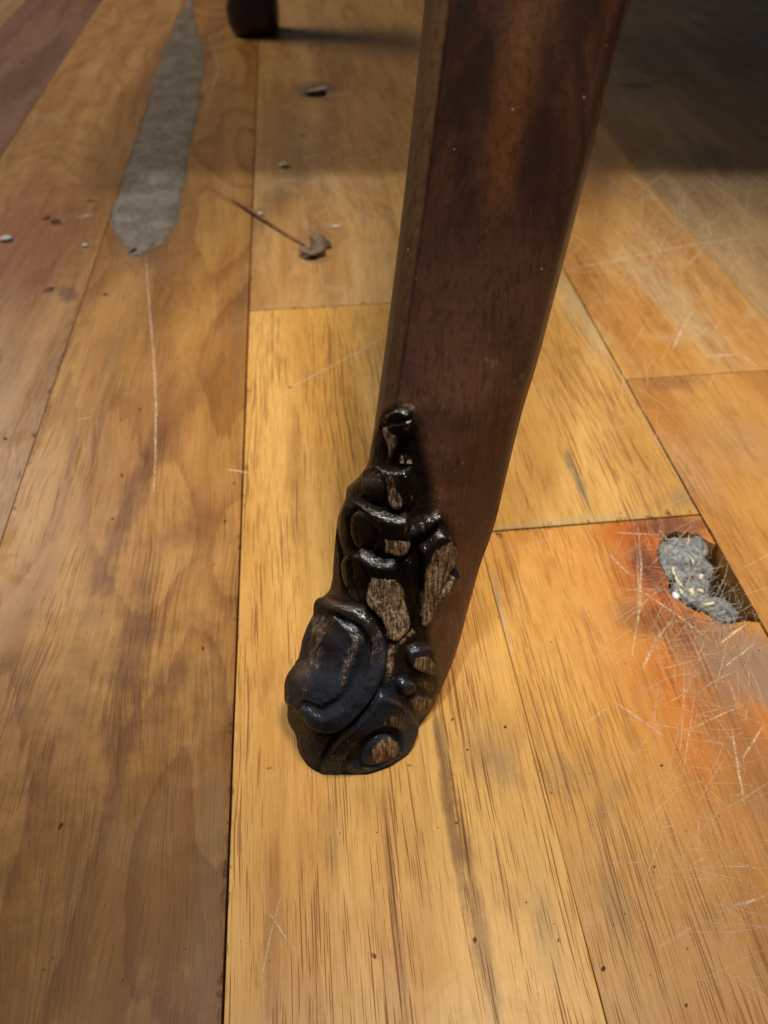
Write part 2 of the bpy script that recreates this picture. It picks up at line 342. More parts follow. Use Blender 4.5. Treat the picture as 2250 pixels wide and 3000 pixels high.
for px, w, al in [
    ([(427, 752), (431, 800), (440, 920), (449, 1030), (457, 1171), (457, 1257), (455, 1364), (450, 1450)], .00075, .75),
    ([(1130, 985), (1050, 1032), (862, 1131), (776, 1204)], .0008, .60), ([(656, 1374), (736, 1387)], .0006, .75), ([(219, 1234), (272, 1221)], .0006, .6),
    ([(1653, 795), (1840, 756), (2023, 718), (2250, 687)], .0010, .72), ([(1700, 836), (1840, 800), (1960, 782)], .0007, .35), ([(1640, 780), (1720, 700), (1780, 728), (1850, 770)], .0008, .4),
    ([(2033, 906), (1990, 980), (1970, 1029)], .0009, .75), ([(2058, 1045), (2172, 1039)], .0011, .95), ([(2172, 1039), (2223, 1080)], .0008, .7), ([(2185, 751), (2122, 801)], .0008, .5), ([(2120, 930), (2085, 980)], .0006, .4),
    ([(1868, 1548), (1878, 1650), (1875, 1776), (1849, 1934)], .0006, .75), ([(1866, 1640), (1872, 1750), (1862, 1880)], .0004, .6), ([(1938, 1839), (1881, 1966)], .0007, .6), ([(1881, 1732), (1980, 1800), (2090, 1884)], .0006, .8), ([(2103, 1890), (2197, 1820)], .0006, .85),
    ([(1780, 1620), (1850, 1690)], .0006, .5), ([(2115, 1960), (2217, 1880)], .0005, .7), ([(1790, 1560), (1940, 1568)], .0005, .5), ([(1820, 1830), (1960, 1700)], .0005, .4), ([(2020, 1560), (2010, 1620)], .0005, .6), ([(1930, 1550), (1970, 1600)], .0005, .6), ([(1800, 1730), (1960, 1725)], .0006, .35), ([(1980, 1800), (1900, 1910)], .0007, .5),
    ([(2142, 2129), (2162, 2251), (2183, 2366)], .0006, .6), ([(1796, 2054), (1952, 2163)], .0007, .5), ([(1700, 2130), (1800, 2060)], .0006, .35), ([(2081, 2678), (2250, 2624)], .0007, .5), ([(1579, 2739), (1572, 2983)], .0005, .5), ([(1925, 2780), (2047, 2705)], .0008, .35),
    ([(786, 2670), (868, 2792)], .0004, .6), ([(827, 2615), (800, 2710), (759, 2900)], .0004, .5), ([(1990, 2150), (2190, 2060)], .0006, .4), ([(2170, 2230), (2240, 2120)], .0006, .5),
    ([(215, 640), (280, 628)], .0016, .75), ([(1020, 300), (1095, 315)], .0014, .6), ([(885, 465), (945, 452)], .0016, .65), ([(930, 545), (1010, 562), (1160, 600)], .0011, .45), ([(1050, 470), (1140, 450)], .0015, .5), ([(610, 90), (640, 200), (600, 330)], .0018, .35), ([(1430, 1640), (1640, 1570)], .0006, .3),
    ([(1600, 640), (1760, 740)], .0016, .5), ([(1830, 500), (1900, 560), (2010, 690)], .0016, .45), ([(1990, 580), (1995, 690)], .0012, .5), ([(2070, 640), (2085, 700)], .0012, .6), ([(1940, 880), (2010, 980)], .0008, .4)]:
    sm.line(px, w * 1.0, min(1, al * 1.4))
for cx, cy, rx, ry, n, ln, al in ((2000, 1780, 260, 330, 110, 95, .42), (1980, 700, 290, 260, 110, 120, .62), (2080, 2350, 190, 420, 60, 130, .45), (1950, 1150, 260, 150, 40, 80, .5), (1000, 560, 170, 200, 40, 100, .5), (1700, 2500, 420, 420, 34, 110, .22), (400, 1000, 350, 500, 16, 50, .28), (1640, 1850, 180, 260, 26, 70, .25), (2150, 2800, 120, 180, 18, 120, .3)):
    for _ in range(n * 3):
        x = cx + rnd.gauss(0, .5) * rx; y = cy + rnd.gauss(0, .5) * ry; a = rnd.choice((rnd.gauss(1.35, .35), rnd.gauss(-.75, .3), rnd.gauss(.25, .4), rnd.gauss(-.1, .25))); l = ln * rnd.choice((.35, .5, .8, 1.1, 1.6, 2.2))
        sm.line([(x - math.cos(a) * l / 2, y - math.sin(a) * l / 2), (x + math.cos(a) * l / 2, y + math.sin(a) * l / 2)], rnd.choice((.00012, .00014, .00016, .0002, .0003)) * (1.8 if y < 800 else 1), al * rnd.uniform(.3, 1.7), rnd.gauss(0, .0006))
sm.build('scratches', mark_mat('scratch_pale', (226, 198, 160)))
dm = Marks()
for x, y, rx, ry in ((268, 590, .0042, .003), (165, 650, .006, .006), (135, 640, .004, .005), (145, 848, .0034, .0055), (310, 863, .0026, .002), (580, 908, .001, .001), (735, 383, .0025, .004), (885, 397, .0035, .0035), (357, 1392, .0011, .0012), (660, 1528, .001, .0011), (408, 1200, .001, .001), (685, 1417, .0007, .0008), (850, 1135, .001, .0013), (595, 1900, .0006, .0012), (178, 2420, .0009, .0012), (790, 2250, .0011, .0008), (1095, 2800, .0008, .0011), (1480, 2130, .0006, .0008), (1325, 2108, .0006, .0007), (1613, 2323, .0006, .0007), (1390, 2755, .0007, .0013), (1636, 2755, .0005, .0006), (1768, 2838, .0008, .0009), (1938, 2243, .0006, .0006), (1820, 1505, .0012, .0008), (2010, 2945, .0006, .0007), (1917, 2540, .0004, .0005), (1200, 2243, .0008, .001), (355, 1230, .0007, .0006), (15, 1285, .0014, .0012), (330, 1520, .0008, .0009)):
    dm.spot(x, y, rx * .8, ry * .8, .7)
for _ in range(120):
    x, y = rnd.uniform(0, 2250), rnd.uniform(500, 3000); r = rnd.uniform(.00012, .0003); dm.spot(x, y, r, r * rnd.uniform(.8, 1.8), rnd.uniform(.35, .9))
for x0, y0, x1, y1, n in ((736, 813, 648, 3000, 70), (1440, 1565, 2030, 1500, 40), (250, 840, 20, 1540, 30), (735, 912, 1140, 885, 16)):
    for _ in range(n):
        t = rnd.random(); r = rnd.uniform(.0003, .0011); dm.spot(x0 + (x1 - x0) * t + rnd.gauss(0, 5), y0 + (y1 - y0) * t + rnd.gauss(0, 5), r, r * rnd.uniform(1, 3.0), rnd.uniform(.12, .4))
dm.build('dirt_specks', mark_mat('dirt', (38, 24, 16), 400))

# ---------------------------------------------------------------- the leg
def interp(tab):
    xs, ys = zip(*tab); xs = np.array(xs, float); ys = np.array(ys, float)
    d = np.gradient(ys, xs)
    def f(y):
        y = np.asarray(y, float); i = np.clip(np.searchsorted(xs, y) - 1, 0, len(xs) - 2)
        h = xs[i + 1] - xs[i]; t = np.clip((y - xs[i]) / h, 0, 1)
        return (2 * t**3 - 3 * t**2 + 1) * ys[i] + (t**3 - 2 * t**2 + t) * h * d[i] + (-2 * t**3 + 3 * t**2) * ys[i + 1] + (t**3 - t**2) * h * d[i + 1]
    return f
XL = interp([(-420, 1262), (-200, 1254), (0, 1244), (271, 1217), (570, 1184), (879, 1146), (1200, 1103), (1220, 1100), (1307, 1086), (1375, 1068), (1405, 1042), (1425, 1020), (1463, 1011), (1510, 991), (1561, 984), (1659, 976), (1705, 972), (1730, 964), (1756, 938), (1807, 925), (1869, 897), (1944, 878), (1966, 864), (1990, 846), (2053, 843), (2125, 849), (2145, 862), (2155, 866), (2191, 872), (2225, 888), (2250, 910), (2262, 930), (2270, 950)])
XR = interp([(-420, 1975), (-200, 1912), (0, 1849), (152, 1803), (287, 1770), (450, 1732), (667, 1678), (895, 1618), (1058, 1575), (1200, 1532), (1400, 1482), (1560, 1442), (1650, 1409), (1767, 1376), (1944, 1325), (2042, 1281), (2108, 1242), (2160, 1210), (2198, 1180), (2225, 1156), (2245, 1132), (2260, 1108), (2270, 1075)])
FR = interp([(-420, .1535), (-200, .1500), (0, .1465), (400, .1385), (800, .1305), (1200, .1235), (1500, .1190), (1750, .1130), (1900, .1065), (2000, .1015), (2100, .0970), (2200, .0942), (2270, .0927)])
rows = np.concatenate([np.arange(-420, 1140, 15), np.arange(1140, 2270, 3.5), [2270]])
A_F = np.concatenate([np.linspace(0, .05, 14)[:-1], np.linspace(.05, .95, 118)[:-1], np.linspace(.95, 1, 12)])
prof_up = np.interp(A_F, [0, .012, .035, .07, .112, .122, .135, .17, .35, .55, .80, .93, .965, .985, 1], [1, .80, .64, .55, .50, .53, .44, .36, .12, .0, .08, .22, .34, .56, 1])
_pf = interp([(.135, .44), (.17, .36), (.25, .235), (.35, .12), (.45, .04), (.55, .0), (.68, .025), (.80, .09), (.90, .18), (.95, .27), (.975, .44), (1, 1)])
prof_up = np.where(A_F > .15, _pf(A_F), prof_up)
prof_lo = np.clip(np.abs((A_F - .42) / np.where(A_F < .42, .42, .58)), 0, 1) ** 2.6
nb = 26
def cam_point(x, y, F):
    k = (y - 1500) / FPX; fc = CT - ST * k
    z = F / fc
    return np.stack([(x - 1125) / FPX * z, F + 0 * x, CAM_H - z * (ST + CT * k)], -1)
Y2, A2 = np.meshgrid(rows, A_F, indexing='ij')
xl, xr, ff = XL(rows), XR(rows), FR(rows)
PX = xl[:, None] + (xr - xl)[:, None] * A2
blend = np.clip((rows - 1150) / 350, 0, 1)[:, None]; blend = blend * blend * (3 - 2 * blend)
prof = prof_up[None] * (1 - blend) + prof_lo[None] * blend
kk = (rows - 1500) / FPX
F_ground = CAM_H / (ST + CT * kk) * (CT - ST * kk)
D = np.minimum(.0135, np.maximum(np.where(rows > 1500, F_ground - ff, 1) - .00003, 1e-5))
front = cam_point(PX, Y2, ff[:, None] + D[:, None] * prof)
# carving relief, in units of about a tenth of a millimetre
def zoomer(ox, oy, s): return lambda *pts: [(ox + x * s, oy + y * s) for x, y in pts]
cA, cB, cC, cZ = zoomer(950, 1150, .3014), zoomer(950, 1480, .3014), zoomer(820, 1720, .2577), zoomer(780, 1650, .3918)
def seg_dist(a, b_):
    ax, ay = a; dx, dy = b_[0] - ax, b_[1] - ay
    t = np.clip(((PX - ax) * dx + (Y2 - ay) * dy) / (dx * dx + dy * dy + 1e-9), 0, 1)
    return np.hypot(PX - ax - t * dx, Y2 - ay - t * dy), t
def sd(poly):
    d = np.full(PX.shape, 1e9); ins = np.zeros(PX.shape, bool)
    for a, b_ in zip(poly, poly[1:] + poly[:1]):
        d = np.minimum(d, seg_dist(a, b_)[0])
        c = ((a[1] > Y2) != (b_[1] > Y2)) & (PX < (b_[0] - a[0]) * (Y2 - a[1]) / (b_[1] - a[1] + 1e-9) + a[0]); ins ^= c
    return np.where(ins, -d, d)
def round_poly(poly, it=2):
    for _ in range(it):
        q = []
        for a, b_ in zip(poly, poly[1:] + poly[:1]): q += [(a[0] * .75 + b_[0] * .25, a[1] * .75 + b_[1] * .25), (a[0] * .25 + b_[0] * .75, a[1] * .25 + b_[1] * .75)]
        poly = q
    return poly
def dome(poly, h, r):
    t = np.clip(-sd(round_poly(poly)) / r, 0, 1); return h * (1 - (1 - t) ** 2.6) ** .62
def stroke(pts, w, h, power=.5):
    w = list(w) if hasattr(w, '__len__') else [w] * len(pts)
    best = np.full(PX.shape, 9.)
    for i, (a, b_) in enumerate(zip(pts, pts[1:])):
        d, t = seg_dist(a, b_); best = np.minimum(best, d / (w[i] + (w[i + 1] - w[i]) * t))
    return h * np.clip(1 - best ** 2, 0, 1) ** power
def smooth01(d, a, b_): t = np.clip((d - a) / (b_ - a), 0, 1); return t * t * (3 - 2 * t)
Hh = np.zeros(PX.shape); worn = np.zeros(PX.shape); part = np.zeros(PX.shape, int)
PN = ['shaft', 'carved_husk', 'carved_leaf', 'upper_scroll', 'lower_scroll', 'carved_bead', 'toe']
def raise_(f, p=None, thr=2.):
    global Hh
    if p is not None: part[(f > thr) & (f >= Hh - 1)] = p
    Hh = np.maximum(Hh, f)
def cut(f):
    global Hh
    Hh = Hh - f
def wear(poly, v=1., soft=7):
    global worn
    worn = np.maximum(worn, v * smooth01(-sd(poly), -soft * .3, soft))
zone = np.zeros(PX.shape)
for zp in (cA((440, 330), (600, 150), (800, 90), (900, 200), (960, 420), (1000, 640), (1060, 900), (1080, 1150), (900, 1400), (300, 1400), (150, 1150), (200, 950), (340, 780), (400, 560)),
           cB((100, -60), (800, -100), (1130, 40), (1270, 240), (1300, 480), (1290, 720), (1130, 950), (1030, 1190), (1090, 1500), (1170, 1800), (1020, 2300), (800, 3000), (-500, 3000), (-600, 1600), (-300, 1000), (-100, 500))):
    zone = np.maximum(zone, smooth01(-sd(round_poly(zp)), -26, 22))
Hh = Hh + zone * 2
def husk(poly, h0, h1, r):
    ys = [p[1] for p in poly]; t = np.clip((Y2 - min(ys)) / (max(ys) - min(ys)), 0, 1); return dome(poly, 1, r) * (h0 + (h1 - h0) * t)
# husk 1
cut(dome(cA((500, 400), (590, 300), (640, 430), (650, 620), (560, 690), (480, 560)), 6, 22))
raise_(husk(cA((600, 300), (680, 190), (760, 120), (860, 120), (900, 230), (900, 360), (860, 440), (800, 500), (730, 660), (640, 670), (640, 500), (600, 380)), 40, 12, 20), 1)
cut(stroke(cA((650, 320), (740, 270), (870, 240)), 8, 7))
wear(cA((615, 330), (690, 310), (745, 380), (790, 400), (745, 520), (690, 650), (635, 650), (650, 500)), 1, 14)
raise_(dome(cA((730, 600), (790, 580), (880, 670), (860, 710), (730, 710)), 9, 12), 1); wear(cA((755, 600), (785, 600), (800, 690), (745, 690)), .9, 3); wear(cA((820, 650), (850, 640), (865, 690), (810, 690)), .9, 3)
# husk 2
raise_(husk(cA((375, 830), (430, 735), (540, 680), (620, 740), (650, 880), (630, 1010), (560, 1100), (460, 1060), (385, 960)), 30, 12, 24), 1)
raise_(husk(cA((760, 800), (860, 750), (920, 900), (890, 1090), (790, 1150), (750, 1000)), 22, 6, 18), 1)
raise_(husk(cA((500, 690), (610, 700), (680, 745), (760, 745), (850, 700), (870, 800), (820, 900), (800, 1000), (790, 1110), (730, 1150), (630, 1105), (615, 980), (630, 880), (590, 780)), 46, 15, 19), 1); wear(cA((665, 900), (735, 880), (785, 1000), (775, 1090), (730, 1130), (645, 1090), (635, 980)), 1, 14)
wear(cA((845, 960), (870, 1010), (860, 1030), (838, 1020)), .9, 3)
cut(stroke(cA((560, 1100), (640, 1130), (730, 1165), (810, 1150)), 9, 8))
# husk 3
raise_(husk(cB((275, 110), (370, 25), (480, 45), (560, 170), (580, 290), (490, 380), (430, 450), (330, 440), (265, 300)), 30, 12, 26), 1)
raise_(husk(cB((140, 60), (250, -40), (300, 30), (280, 200), (260, 430), (150, 430), (110, 250)), 20, 6, 18), 1)
raise_(husk(cB((290, -60), (420, -50), (520, 0), (620, 55), (720, 80), (820, 70), (850, 200), (875, 330), (820, 460), (740, 495), (605, 455), (460, 410), (550, 290), (530, 180), (470, 70), (390, 0)), 47, 18, 19), 1); wear(cB((590, 270), (830, 280), (850, 340), (805, 445), (740, 475), (595, 440), (600, 350)), 1, 13)
raise_(stroke(cB((770, 250), (900, 215), (1000, 150), (1100, 80)), (22, 30, 28, 12), 28, 1.3), 2)
# husk 4 and its long tongue
raise_(husk(cB((170, 520), (300, 430), (420, 470), (490, 620), (460, 800), (410, 960), (280, 940), (180, 750)), 26, 8, 30), 1)
raise_(stroke(cB((790, 480), (810, 650), (855, 880), (870, 1090)), (22, 26, 26, 12), 15, 1.), 2)
raise_(husk(cB((365, 375), (450, 445), (560, 500), (700, 490), (745, 590), (780, 740), (800, 900), (850, 1180), (700, 1350), (600, 1310), (540, 1100), (385, 935), (445, 750), (465, 640), (410, 520)), 48, 12, 22), 1); wear(cB((490, 630), (710, 640), (770, 740), (790, 900), (845, 1170), (740, 1340), (600, 1290), (550, 1100), (405, 930), (455, 760)), 1, 16)
cut(stroke(cB((600, 470), (740, 508), (860, 450)), 7, 9))
# side leaf
raise_(husk(cB((880, 380), (980, 310), (1070, 205), (1175, 205), (1240, 300), (1280, 420), (1265, 530), (1215, 600), (1260, 630), (1270, 740), (1190, 850), (1110, 950), (1010, 1200), (910, 1170), (905, 920), (915, 640), (930, 500)), 44, 9, 19), 2)
wear(cB((1010, 380), (1090, 300), (1170, 262), (1225, 340), (1262, 420), (1250, 520), (1190, 620), (1255, 700), (1185, 835), (1105, 935), (1005, 1190), (920, 1160), (915, 920), (930, 640), (975, 500)), 1, 14)
raise_(stroke(cB((1250, 645), (1190, 680), (1120, 850)), (13, 12, 6), 34, 1.), 2)
cut(stroke(cB((1245, 540), (1190, 630), (1090, 830)), (9, 8, 3), 9))
cut(stroke(cB((880, 390), (900, 700), (910, 900), (890, 1130), (850, 1190)), (8, 9, 10, 9, 4), 16))
cut(stroke(cB((845, 1180), (740, 1290), (690, 1400)), (4, 4, 3), 7))
# small beads by the right edge
raise_(husk(cZ((1025, 650), (1060, 610), (1130, 585), (1200, 580), (1275, 760), (1255, 850), (1140, 815), (1050, 770)), 36, 10, 12), 5); wear(cZ((1070, 670), (1180, 650), (1260, 770), (1245, 835), (1140, 800), (1065, 755)), 1, 10)
raise_(husk(cZ((1070, 830), (1200, 845), (1265, 920), (1200, 975), (1105, 915)), 18, 6, 12), 5); wear(cZ((1100, 850), (1200, 860), (1250, 920), (1195, 960), (1120, 905)), .5)
raise_(husk(cZ((955, 885), (1000, 835), (1075, 845), (1125, 930), (1040, 995), (975, 965)), 36, 10, 13), 5)
raise_(dome(cZ((1030, 1000), (1130, 955), (1260, 1000), (1215, 1120), (1120, 1130), (1050, 1060)), 9, 16), 5); wear(cZ((1045, 1000), (1130, 970), (1245, 1000), (1205, 1110), (1120, 1115), (1060, 1060)), .85, 12)
wear(cZ((880, 640), (1080, 470), (1180, 490), (1000, 640), (950, 900), (860, 920)), .7, 22)
# upper scroll: one smooth oval with a raised rim along its right side
raise_(dome(cC((430, 100), (800, 170), (960, 210), (1120, 370), (1225, 600), (1220, 820), (1120, 1090), (1000, 1310), (800, 1510), (650, 1620), (480, 1600), (330, 1540), (190, 1400), (60, 1200), (60, 980), (200, 750), (280, 560), (350, 350)), 40, 21), 3)
cut(stroke(cC((760, 300), (920, 430), (985, 620), (940, 860), (830, 1080), (690, 1270), (540, 1370), (390, 1290)), (10, 19, 23, 23, 22, 21, 20, 14), 19, 1.3))
raise_(dome(cC((380, 300), (700, 250), (850, 420), (900, 620), (850, 840), (720, 1080), (560, 1260), (430, 1250), (320, 1100), (250, 850), (300, 560)), 47, 95), 3)
cut(dome(cC((60, 1390), (230, 1380), (330, 1340), (420, 1480), (330, 1560), (90, 1560)), 12, 14))
wear(cC((850, 380), (960, 450), (1000, 600), (900, 850), (780, 1150), (620, 1300), (680, 1050), (760, 700)), .5, 26)
raise_(dome(cC((140, 1200), (215, 1130), (310, 1170), (325, 1290), (240, 1360), (150, 1330)), 47, 30), 3)
# toe and lower scroll
raise_(dome(cC((180, 1650), (660, 1620), (570, 1800), (470, 1960), (420, 2060), (330, 2020), (220, 1880)), 12, 26), 6)
raise_(dome(cC((470, 1980), (550, 1800), (650, 1660), (800, 1530), (960, 1350), (1100, 1130), (1250, 1200), (1400, 1300), (1520, 1440), (1545, 1570), (1490, 1760), (1340, 1940), (1110, 2080), (900, 2150), (735, 2090), (660, 2150), (420, 2160)), 34, 18), 4)
cut(dome(cC((790, 1960), (740, 1860), (860, 1680), (1040, 1540), (1180, 1480), (1280, 1560), (1325, 1700), (1310, 1850), (1170, 1990), (950, 2070)), 27, 22))
raise_(dome(cC((900, 1830), (1010, 1660), (1200, 1600), (1330, 1700), (1350, 1870), (1220, 2000), (1030, 2040), (880, 1980)), 32, 30), 4); wear(cC((1000, 1780), (1080, 1670), (1200, 1630), (1310, 1720), (1320, 1850), (1210, 1960), (1060, 1970), (1010, 1880)), 1, 14)
wear(cC((880, 2010), (1000, 1960), (1120, 2050), (1040, 2110), (870, 2120)), .5, 20); wear(cC((480, 2010), (560, 1850), (640, 1900), (640, 2060), (560, 2130), (420, 2120)), .4, 25)
cut(stroke(cC((1130, 1100), (960, 1360), (700, 1605), (600, 1750), (490, 1950)), (8, 9, 9, 10, 9), 12, 1.2))
cut(stroke(cC((735, 2180), (720, 2030), (745, 1900)), (14, 12, 7), 13, 1.2))
for gr_ in (((290, 60), (275, 250), (300, 420), (390, 460)), ((130, 250), (170, 480), (180, 700), (230, 930)), ((300, 470), (300, 700), (330, 900))): cut(stroke(cB(*gr_), 7, 10))
cut(stroke(cA((400, 1010), (470, 1080), (560, 1110)), 7, 10)); cut(stroke(cC((460, 160), (400, 420), (290, 700), (210, 930)), 9, 7)); cut(stroke(cC((110, 1370), (220, 1370), (330, 1330)), 7, 12))
# fine unevenness left by the chisel
def vnoise(sx, sy, seed):
    g = np.random.RandomState(seed).rand(64, 64); u = (PX / sx) % 63; v = (Y2 / sy) % 63
    i, j = u.astype(int), v.astype(int); fu, fv = u - i, v - j; fu = fu * fu * (3 - 2 * fu); fv = fv * fv * (3 - 2 * fv)
    return (g[i, j] * (1 - fu) + g[i + 1, j] * fu) * (1 - fv) + (g[i, j + 1] * (1 - fu) + g[i + 1, j + 1] * fu) * fv - .5
carved = np.maximum(zone, smooth01(Hh, 8, 14)) * smooth01(Y2, 1150, 1200)
Hh = Hh + carved * (vnoise(30, 30, 1) * 2.4 + vnoise(9, 13, 2) * 2.0)
worn = np.maximum(worn, .42 * carved * smooth01(Hh, 14, 34) * smooth01(vnoise(40, 70, 8), .05, .35))
Hh = Hh + worn * (vnoise(6, 60, 3) * 5)
Hh = Hh + (vnoise(90, 240, 4) * 2.0)
Hh *= np.clip(np.minimum(A2 / .05, (1 - A2) / .035), 0, 1) ** .7
Hh *= np.clip((2270 - Y2) / 85, 0, 1) ** .8
def grid_normals(P):
    n = np.cross(np.gradient(P, axis=1), np.gradient(P, axis=0)); return n / (np.linalg.norm(n, axis=-1, keepdims=True) + 1e-12)
nrm = grid_normals(front)
if nrm[len(rows) // 2, 70, 1] > 0: nrm = -nrm
front = front + nrm * (Hh * 8.2e-5)[..., None]
front[..., 2] = np.maximum(front[..., 2], .0001)
nz = grid_normals(front); nz = nz * np.sign((nz * nrm).sum(-1, keepdims=True))
gloss = carved * smooth01(Hh, 10, 24) * smooth01(nz[..., 2], .34, .62) * smooth01(A2, .06, .16)
# back of the leg, closing every section
Lp, Rp = front[:, 0], front[:, -1]
tb = np.linspace(0, 1, nb + 2)[1:-1]
bdir = np.array([.42, .90, 0.]); depth = np.minimum(.024, .006 + D * 1.5)
back = Rp[:, None] + (Lp - Rp)[:, None] * tb[None, :, None] + bdir * (depth[:, None] * (1 - np.abs(2 * tb - 1)[None] ** 3))[..., None]
P = np.concatenate([front, back], 1); nr, nc = P.shape[:2]
wornf = np.concatenate([worn, np.zeros((nr, nb))], 1)
carvf = np.concatenate([np.maximum(carved, 0), np.zeros((nr, nb))], 1)
partf = np.concatenate([part, np.zeros((nr, nb), int)], 1)
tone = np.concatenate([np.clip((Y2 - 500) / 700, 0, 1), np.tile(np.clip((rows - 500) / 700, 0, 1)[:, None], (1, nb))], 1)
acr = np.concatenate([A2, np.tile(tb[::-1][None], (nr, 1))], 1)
# carry the leg on upwards, out of the picture, to the frame above
ring = P[0]; rc = ring.mean(0); ext = []
for t in np.linspace(1, .06, 16):
    off = np.array([.055 * t ** 1.3 + .010 * t, .25 * t ** 1.5 + .02 * t, (.432 - rc[2]) * t])
    ext.append(rc + (ring - rc) * (1 + .30 * t) * np.array([1, 1, 1 - t]) + off)
ne = len(ext); P = np.concatenate([np.array(ext), P], 0); nr += ne
padz = lambda a_: np.concatenate([np.zeros((ne, nc), a_.dtype), a_], 0)
wornf, carvf, partf, tone = padz(wornf), padz(carvf), padz(partf), padz(tone)
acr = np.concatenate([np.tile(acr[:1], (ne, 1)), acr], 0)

def leg_material():
    b = N('mahogany'); obj = b.n('TexCoord').outputs['Object']
    A = lambda nm: b.n('Attribute', attribute_name=nm).outputs['Fac']
    wn, cv, tn, ac = A('worn'), A('carved'), A('tone'), A('across')
    gr = b.noise(b.scaled(obj, (170, 170, 9)), 1, 4, .6)
    gr2 = b.noise(b.scaled(obj, (1100, 1100, 60)), 1, 3, .6)
    blot = b.noise(obj, 60, 4, .6)
    base = b.mix(b.rng(gr, .35, .65), lin(40, 20, 11), lin(64, 36, 19))
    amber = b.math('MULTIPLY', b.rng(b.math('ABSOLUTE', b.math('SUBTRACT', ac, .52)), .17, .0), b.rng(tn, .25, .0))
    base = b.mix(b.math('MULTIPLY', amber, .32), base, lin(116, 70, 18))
    base = b.mix(b.math('MULTIPLY', b.rng(ac, .125, .10), b.rng(b.math('ABSOLUTE', ac), .004, .012)), base, lin(82, 56, 32))  # left strip: reflection of the bright floor painted as a lighter brown
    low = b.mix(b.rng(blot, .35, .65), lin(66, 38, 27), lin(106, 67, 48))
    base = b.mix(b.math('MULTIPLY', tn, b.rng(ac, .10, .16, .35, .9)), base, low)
    base = b.mix(b.math('MULTIPLY', b.rng(gr2, .48, .66), .45), base, lin(26, 13, 9))
    scuff = b.noise(b.scaled(obj, (500, 500, 160)), 1, 4, .7)
    base = b.mix(b.math('MULTIPLY', b.rng(scuff, .60, .72), b.math('MULTIPLY', tn, .40)), base, lin(150, 112, 88))
    arr = b.math('MULTIPLY', b.rng(ac, .972, .990), b.rng(b.noise(obj, 130, 4, .65), .40, .60))
    base = b.mix(b.math('MULTIPLY', arr, .6), base, lin(140, 92, 50))
    dark = b.mix(b.rng(blot, .35, .65), lin(12, 9, 7), lin(32, 23, 16))
    dark = b.mix(A('foot'), dark, b.mix(b.rng(blot, .35, .65), lin(13, 14, 17), lin(40, 46, 57)))  # bluish tone: cool sheen on the foot put into the base colour
    base = b.mix(cv, base, dark)
    wg = b.noise(b.scaled(obj, (1500, 1500, 130)), 1, 3, .65)
    wc = b.mix(b.rng(wg, .38, .66), lin(80, 62, 46), lin(172, 145, 114))
    edge = b.rng(b.math('ADD', wn, b.math('MULTIPLY', b.math('SUBTRACT', b.noise(b.scaled(obj, (700, 700, 200)), 1, 4, .7), .5), 1.5)), .28, .80)
    edge = b.math('MULTIPLY', edge, b.rng(wn, .02, .2))
    base = b.mix(edge, base, wc)
    # settled dust flecks
    dv = b.n('TexVoronoi', {'Vector': obj, 'Scale': 620.}); dr = b.n('SeparateXYZ', {0: dv.outputs['Color']}).outputs[0]
    dust = b.rng(b.math('SUBTRACT', b.math('MULTIPLY', b.rng(dr, .88, 1.), .17), dv.outputs['Distance']), 0, .05)
    base = b.mix(b.math('MULTIPLY', dust, .55), base, lin(196, 176, 160))
    rough = b.math('ADD', b.math('SUBTRACT', .32, b.math('MULTIPLY', cv, .08)), b.math('MULTIPLY', b.math('MULTIPLY', tn, b.math('SUBTRACT', 1., cv)), .26))
    rough = b.math('ADD', rough, b.math('MULTIPLY', b.math('SUBTRACT', blot, .5), .25))
    rough = b.math('ADD', rough, b.math('MULTIPLY', edge, .38))
    spec = b.math('SUBTRACT', .42, b.math('MULTIPLY', cv, .39))
    hg = b.math('ADD', b.math('MULTIPLY', gr2, .35), b.math('MULTIPLY', b.noise(obj, 900, 3, .6), b.math('ADD', .15, b.math('MULTIPLY', cv, 2.4))))
    hg = b.math('ADD', hg, b.math('MULTIPLY', b.math('MULTIPLY', wg, edge), 2.2)); hg = b.math('ADD', hg, b.math('MULTIPLY', b.noise(obj, 240, 3, .6), .8))
    bp = b.n('Bump', {'Strength': .55, 'Distance': .0004, 'Height': hg})
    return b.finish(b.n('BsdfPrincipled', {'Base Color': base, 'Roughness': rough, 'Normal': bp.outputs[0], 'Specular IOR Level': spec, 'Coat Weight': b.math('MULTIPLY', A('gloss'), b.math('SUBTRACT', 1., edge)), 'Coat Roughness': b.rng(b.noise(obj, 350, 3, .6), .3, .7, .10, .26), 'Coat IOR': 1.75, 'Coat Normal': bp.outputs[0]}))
M['leg'] = leg_material()

furn = link(bpy.data.objects.new('antique_furniture', None))
foot0 = Vector((-.008, .105, 0)); furn.location = foot0
tag(furn, 'dark varnished antique furniture with a curved leg ending in a carved scroll foot', 'furniture')
leg_root = None
pts = P.reshape(-1, 3) - np.array(foot0)
ii, jj = np.meshgrid(np.arange(nr - 1), np.arange(nc), indexing='ij'); j2 = (jj + 1) % nc
quads = np.stack([ii * nc + jj, (ii + 1) * nc + jj, (ii + 1) * nc + j2, ii * nc + j2], -1).reshape(-1, 4)
fpart = partf[ii, jj].reshape(-1)
